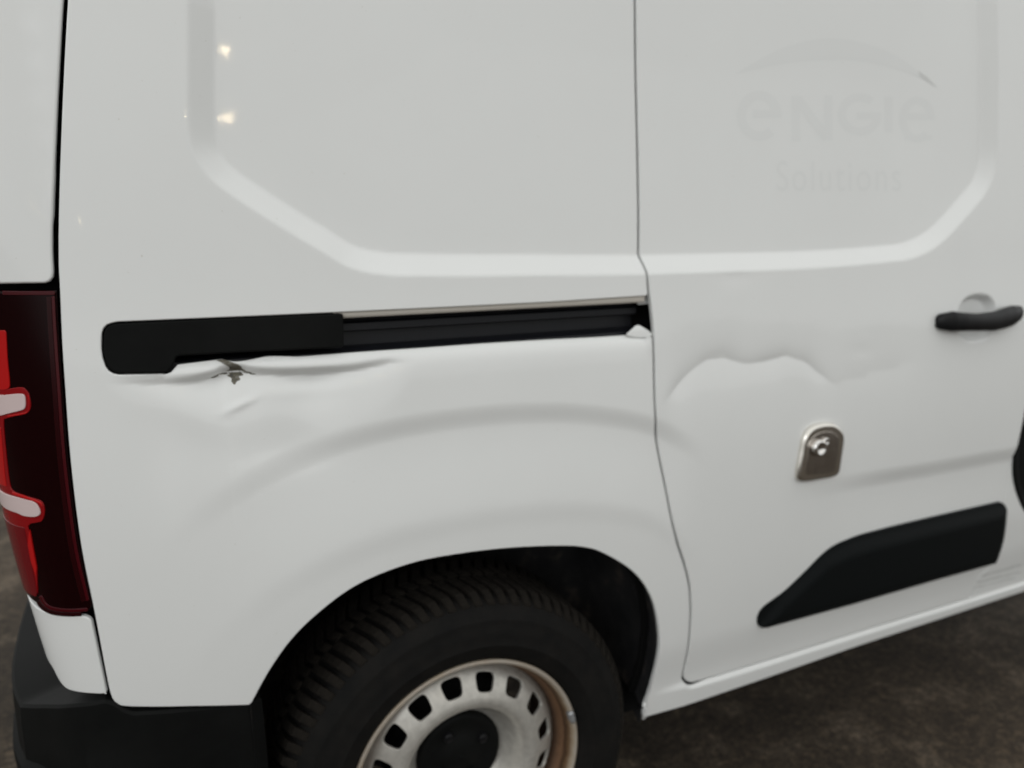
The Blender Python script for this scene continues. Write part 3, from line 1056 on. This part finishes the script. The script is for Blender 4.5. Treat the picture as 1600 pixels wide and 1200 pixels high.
# ------------------------------------------------------------------ door handle
stand = np.array([0.012, 0.018, 0.028, 0.033, 0.035, 0.034, 0.031, 0.027, 0.021, 0.013])
hp = U([(1461, 503.5), (1469, 502.5), (1487, 502), (1505, 503), (1525, 503.5), (1552, 502), (1568, 497.5), (1580, 493.5), (1590, 489.5), (1595, 487.5)], 0.012 - stand)
half_h = np.array([6, 10, 13, 12, 11.5, 13, 14, 14, 10.5, 4]) * 0.00160
thick = np.array([0.008, 0.010, 0.011, 0.011, 0.011, 0.011, 0.012, 0.013, 0.012, 0.007])
k = np.linspace(0, 9, 46)
ii = np.arange(10)
hx = [np.interp(k, ii, a) for a in (hp[:, 0], hp[:, 1], half_h, stand, thick)]
secs = []
for i in range(len(k)):
    c = S(np.array([[hx[0][i], hx[1][i]]]), -hx[3][i] + 0.012)[0]
    sec = []
    for a in np.linspace(0, 2 * math.pi, 20, endpoint=False):
        ca, sa = math.cos(a), math.sin(a)
        sec.append((c[0], c[1] + hx[4][i] * np.sign(ca) * abs(ca) ** 0.8, c[2] + hx[2][i] * np.sign(sa) * abs(sa) ** 0.75))
    secs.append(sec)
handle = loft('door_handle', secs, HANDLE, door)

# ------------------------------------------------------------------ security lock plate
LPX = cr([(1249, 752), (1245.5, 742), (1252, 705), (1257, 681), (1268, 667), (1284, 661), (1302, 661), (1314, 670), (1319, 684), (1315, 715), (1311, 738), (1301, 746), (1280, 750), (1262, 753)], 4, True)
LOUT = U(LPX, -0.006)
lock = panel('lock_plate', LOUT, lambda P: S(P, -0.010), NICKEL_EDGE, door, step=0.004, edge=0.0075, depth=0.006, bstep=0.003)
LIN = U(cr([(1266, 742), (1260, 737), (1263, 706), (1267, 689), (1277, 678), (1296, 674), (1308, 681), (1311, 693), (1306, 731), (1299, 739)], 4, True), -0.011)
panel('lock_face', LIN, lambda P: S(P, -0.0112), NICKEL, door, step=0.004, edge=0.0012, depth=0.0012, bstep=0.003)
rim_loop = LOUT


def knob(name, px, rad, out, m, dome=0.35):
    c_uv = U([px], -0.014)
    c = S(c_uv, -0.0105)[0]
    prof_ = [(rad, 0.004), (rad, -out * 0.6), (rad * 0.9, -out * 0.9), (rad * 0.62, -out), (rad * 0.55, -out * (1 - dome)), (0.0001, -out * (1 - dome))]
    o = lathe(name, prof_, m, door, 32)
    o.location = c
    o.rotation_euler = (R(-2), 0, 0)
    return o


knob('lock_cylinder', (1279, 700), 0.0165, 0.011, CHROME, 0.2)
knob('lock_pin', (1291, 690), 0.0075, 0.006, CHROME, 0.1)

# ------------------------------------------------------------------ ghost of removed lettering
def ribbon(line, w, zlev):
    """flat stroke in photo-survey coordinates, laid on the door skin"""
    a = np.array(line, float)
    t = np.gradient(a, axis=0)
    n = np.stack([-t[:, 1], t[:, 0]], 1) / np.maximum(np.linalg.norm(t, axis=1), 1e-9)[:, None]
    l, r_ = a + n * w / 2, a - n * w / 2
    off = INSET_D + 0.003
    L3 = U(l, off)
    R3 = U(r_, off)
    return flank(L3, -0.00012 - zlev), flank(R3, -0.00012 - zlev)


def lettering(name, strokes, m):
    verts, faces = [], []
    for i, (line, w) in enumerate(strokes):
        A, B = ribbon(line, w, i * 0.00004)
        b0 = len(verts)
        n = len(A)
        verts += A.tolist() + B.tolist()
        for k_ in range(n - 1):
            faces.append((b0 + k_, b0 + k_ + 1, b0 + n + k_ + 1, b0 + n + k_))
    o = link_mesh(name, verts, faces, m, door)
    bm = bmesh.new()
    bm.from_mesh(o.data)
    for f_ in bm.faces:
        if f_.normal.y > 0:
            f_.normal_flip()
    bm.to_mesh(o.data)
    bm.free()
    return o


def arc(cx, cy, rx, ry, a0, a1, n=26):
    a = np.radians(np.linspace(a0, a1, n))
    return np.stack([cx + rx * np.cos(a), cy - ry * np.sin(a)], 1)


def seg(p, q, n=8):
    return np.linspace(p, q, n)


lettering('lettering', [(arc(1186, 181, 28, 32, -2, 312), 15), (seg((1176, 178), (1220, 178)), 13)], GHOST)
lettering('lettering', [(seg((1243, 221), (1243, 150)), 14), (seg((1246, 154), (1291, 216)), 15), (seg((1294, 149), (1294, 219)), 13)], GHOST)
lettering('lettering', [(arc(1343, 179, 28, 27, 48, 352), 13), (seg((1338, 181), (1377, 181)), 11)], GHOST)
lettering('lettering', [(seg((1388, 151), (1388, 207)), 13)], GHOST)
lettering('lettering', [(arc(1432, 187, 22, 30, 0, 312), 12), (seg((1414, 182), (1457, 182)), 11), (seg((1413, 215), (1455, 215)), 7)], GHOST)

# the arc above the word
top = cr([(1150, 115), (1186, 93), (1225, 74), (1267, 63), (1302, 60), (1344, 66), (1386, 80), (1421, 101), (1462, 137)], 6)
bot = cr([(1150, 116), (1190, 107), (1225, 100), (1274, 95), (1316, 94), (1358, 98), (1400, 108), (1435, 121), (1462, 138)], 6)
strip('emblem_arc', [flank(U(top + (bot - top) * t_, INSET_D + 0.003), -0.00015) for t_ in np.linspace(0, 1, 7)], GHOST, door)
tip = U([(1434, 111), (1448, 121), (1462, 136), (1447, 127), (1436, 119)], INSET_D + 0.003)
link_mesh('emblem_tip', flank(tip, -0.0003).tolist(), [(4, 3, 2, 1, 0)], GHOST_DARK, door)

cu = bpy.data.curves.new('lettering', 'FONT')
cu.body = 'Solutions'
cu.size = 1.0
cu.space_character = 1.14
tmp = bpy.data.objects.new('lettering_tmp', cu)
col.objects.link(tmp)
dg = bpy.context.evaluated_depsgraph_get()
me0 = tmp.evaluated_get(dg).to_mesh()
tv = np.array([v.co[:2] for v in me0.vertices])
tf = [tuple(p.vertices) for p in me0.polygons if p.area > 1e-6]
lo, hi = tv.min(0), tv.max(0)
tpx = np.stack([1213 + (tv[:, 0] - lo[0]) / (hi[0] - lo[0]) * 194, 299 - (tv[:, 1] - lo[1]) / (hi[1] - lo[1]) * 48], 1)
t3 = flank(U(tpx, INSET_D + 0.002), -0.00015)
bpy.data.objects.remove(tmp)
link_mesh('lettering', t3, tf, GHOST, door, normals=np.tile([0.0, -0.9994, 0.035], (len(t3), 1)))

# ------------------------------------------------------------------ rear wheel
WC = (0.0, 0.0, 0.318)
rim_prof = [(0.199, 0.033), (0.2035, 0.029), (0.2035, 0.0255), (0.200, 0.0235), (0.196, 0.0255), (0.193, 0.032), (0.1895, 0.042), (0.1875, 0.052), (0.181, 0.058), (0.1775, 0.066), (0.176, 0.088), (0.174, 0.16)]
wheel = lathe('wheel', rim_prof, BARREL, van, 128)
wheel.location = WC


def disc_y(r_):
    return np.interp(r_, [0.050, 0.066, 0.074, 0.084, 0.094, 0.103, 0.110, 0.118, 0.126, 0.140, 0.158, 0.170, 0.177],
                     [0.094, 0.094, 0.093, 0.086, 0.067, 0.049, 0.0405, 0.037, 0.0380, 0.0435, 0.0535, 0.063, 0.074])


_rr = np.linspace(0.04, 0.18, 281)
_yy = np.convolve(np.pad(disc_y(_rr), 8, mode='edge'), np.ones(17) / 17, 'valid')


def disc_surf(P):
    r_ = np.hypot(P[:, 0], P[:, 1])
    return np.stack([P[:, 0], np.interp(r_, _rr, _yy), P[:, 1]], 1)


an = np.linspace(0, 2 * math.pi, 160, endpoint=False)
NS = 16
holes = []
for i in range(NS):
    a0 = (i + 0.35) / NS * 2 * math.pi
    hole = []
    for t in np.linspace(0, 2 * math.pi, 28, endpoint=False):
        ex = 2 / 4.2
        du = 0.0166 * np.sign(math.cos(t)) * abs(math.cos(t)) ** ex
        dr = 0.0142 * np.sign(math.sin(t)) * abs(math.sin(t)) ** ex
        r_ = 0.1505 + dr
        aa = a0 + du * (1 + dr * 5.0) / 0.1505
        hole.append((r_ * math.cos(aa), r_ * math.sin(aa)))
    holes.append(np.array(hole))
ring_out = np.stack([0.177 * np.cos(an), 0.177 * np.sin(an)], 1)
disc = panel('wheel_disc', ring_out, disc_surf, RIM, wheel, holes=holes, step=0.0045, edge=0.0012, depth=0.004, bstep=0.003)
cap = lathe('hub_cap', [(0.0765, 0.096), (0.0765, 0.086), (0.074, 0.0805), (0.069, 0.078), (0.060, 0.0795), (0.052, 0.0815), (0.034, 0.079), (0.027, 0.075), (0.0005, 0.0745)], PLASTIC, wheel, 64)
for i in range(4):
    a = (i + 0.3) / 4 * 2 * math.pi
    b = lathe('wheel_bolt', [(0.0085, 0.084), (0.0085, 0.074), (0.007, 0.0725), (0.0005, 0.0725)], HANDLE, wheel, 12)
    b.location = (0.047 * math.cos(a), 0, 0.047 * math.sin(a))
# clip-on balance weight at the rim edge
secs = []
for t in np.linspace(-0.055, 0.055, 7):
    a = R(15) + t
    e_ = 1.0 if abs(t) < 0.05 else 0.75
    secs.append([((0.197 + dr * e_) * math.cos(a), y_, (0.197 + dr * e_) * math.sin(a)) for dr, y_ in [(-0.006, 0.030), (-0.006, 0.0215), (-0.002, 0.0185), (0.004, 0.0195), (0.0055, 0.0245)]])
wt = loft('balance_weight', secs, LEAD, wheel)

tyre_prof = [(0.196, 0.034), (0.2045, 0.030), (0.208, 0.0235), (0.214, 0.0185), (0.224, 0.0145), (0.232, 0.0125), (0.2335, 0.0115), (0.236, 0.0115), (0.2375, 0.0122), (0.250, 0.0115), (0.262, 0.0130), (0.274, 0.0165),
             (0.276, 0.0162), (0.278, 0.0172), (0.288, 0.0225), (0.298, 0.0310), (0.3045, 0.040), (0.308, 0.052), (0.3105, 0.085), (0.312, 0.115), (0.3105, 0.16), (0.306, 0.185), (0.29, 0.205), (0.25, 0.215), (0.20, 0.20)]
tyre = lathe('tyre', tyre_prof, TYRE, wheel, 160)

# tread: the shoulder blocks one by one, the inner rows together
NB = 84


def block_mesh(y0, y1, ang, skew, r0, r1, sh):
    """one tread block, local to the wheel, at angle 0 (pointing +X)"""
    v = []
    for (y_, rr_) in ((y0, r0), (y0 + sh, r1 - 0.002), (0.5 * (y0 + y1), r1), (y1, r1)):
        s_ = skew * (y_ - y0) / (y1 - y0)
        for sa in (-0.5, 0.5):
            a = s_ + sa * ang
            v.append((rr_ * math.cos(a), y_, rr_ * math.sin(a)))
            v.append(((r0 - 0.012) * math.cos(a), y_ + 0.004, (r0 - 0.012) * math.sin(a)))
    f = []
    for i in range(3):
        b = i * 4
        f += [(b, b + 4, b + 6, b + 2), (b, b + 1, b + 5, b + 4), (b + 2, b + 6, b + 7, b + 3)]
    f += [(0, 2, 3, 1), (12, 13, 15, 14)]
    return v, f


bv, bf = block_mesh(0.0285, 0.105, 0.047, 0.075, 0.3005, 0.3180, 0.020)
first = link_mesh('tread_block', bv, bf, TREAD, wheel, smooth=False)
bm = bmesh.new()
bm.from_mesh(first.data)
bmesh.ops.recalc_face_normals(bm, faces=bm.faces)
bmesh.ops.bevel(bm, geom=list(bm.edges), offset=0.0009, segments=1, affect='EDGES')
bm.to_mesh(first.data)
bm.free()
for i in range(1, NB):
    o = first.copy()
    col.objects.link(o)
    o.parent = wheel
    o.rotation_euler = (0, -2 * math.pi * i / NB, 0)
V_, F_ = [], []
for y0, y1, sk, ph_ in ((0.111, 0.134, 0.03, 0.6), (0.140, 0.190, -0.05, 0.1)):
    v, f = block_mesh(y0, y1, 0.050, sk, 0.306, 0.3185, 0.002)
    for i in range(NB):
        a = 2 * math.pi * (i + ph_) / NB
        b0 = len(V_)
        V_ += [(x * math.cos(a) - z * math.sin(a), y, x * math.sin(a) + z * math.cos(a)) for x, y, z in v]
        F_ += [tuple(b0 + q for q in ff) for ff in f]
tr = link_mesh('inner_tread', V_, F_, TREAD, wheel, smooth=False)
tr['kind'] = 'stuff'
# brake drum behind the slots
lathe('brake_drum', [(0.125, 0.20), (0.125, 0.115), (0.118, 0.108), (0.0005, 0.108)], UNDER, wheel, 48)
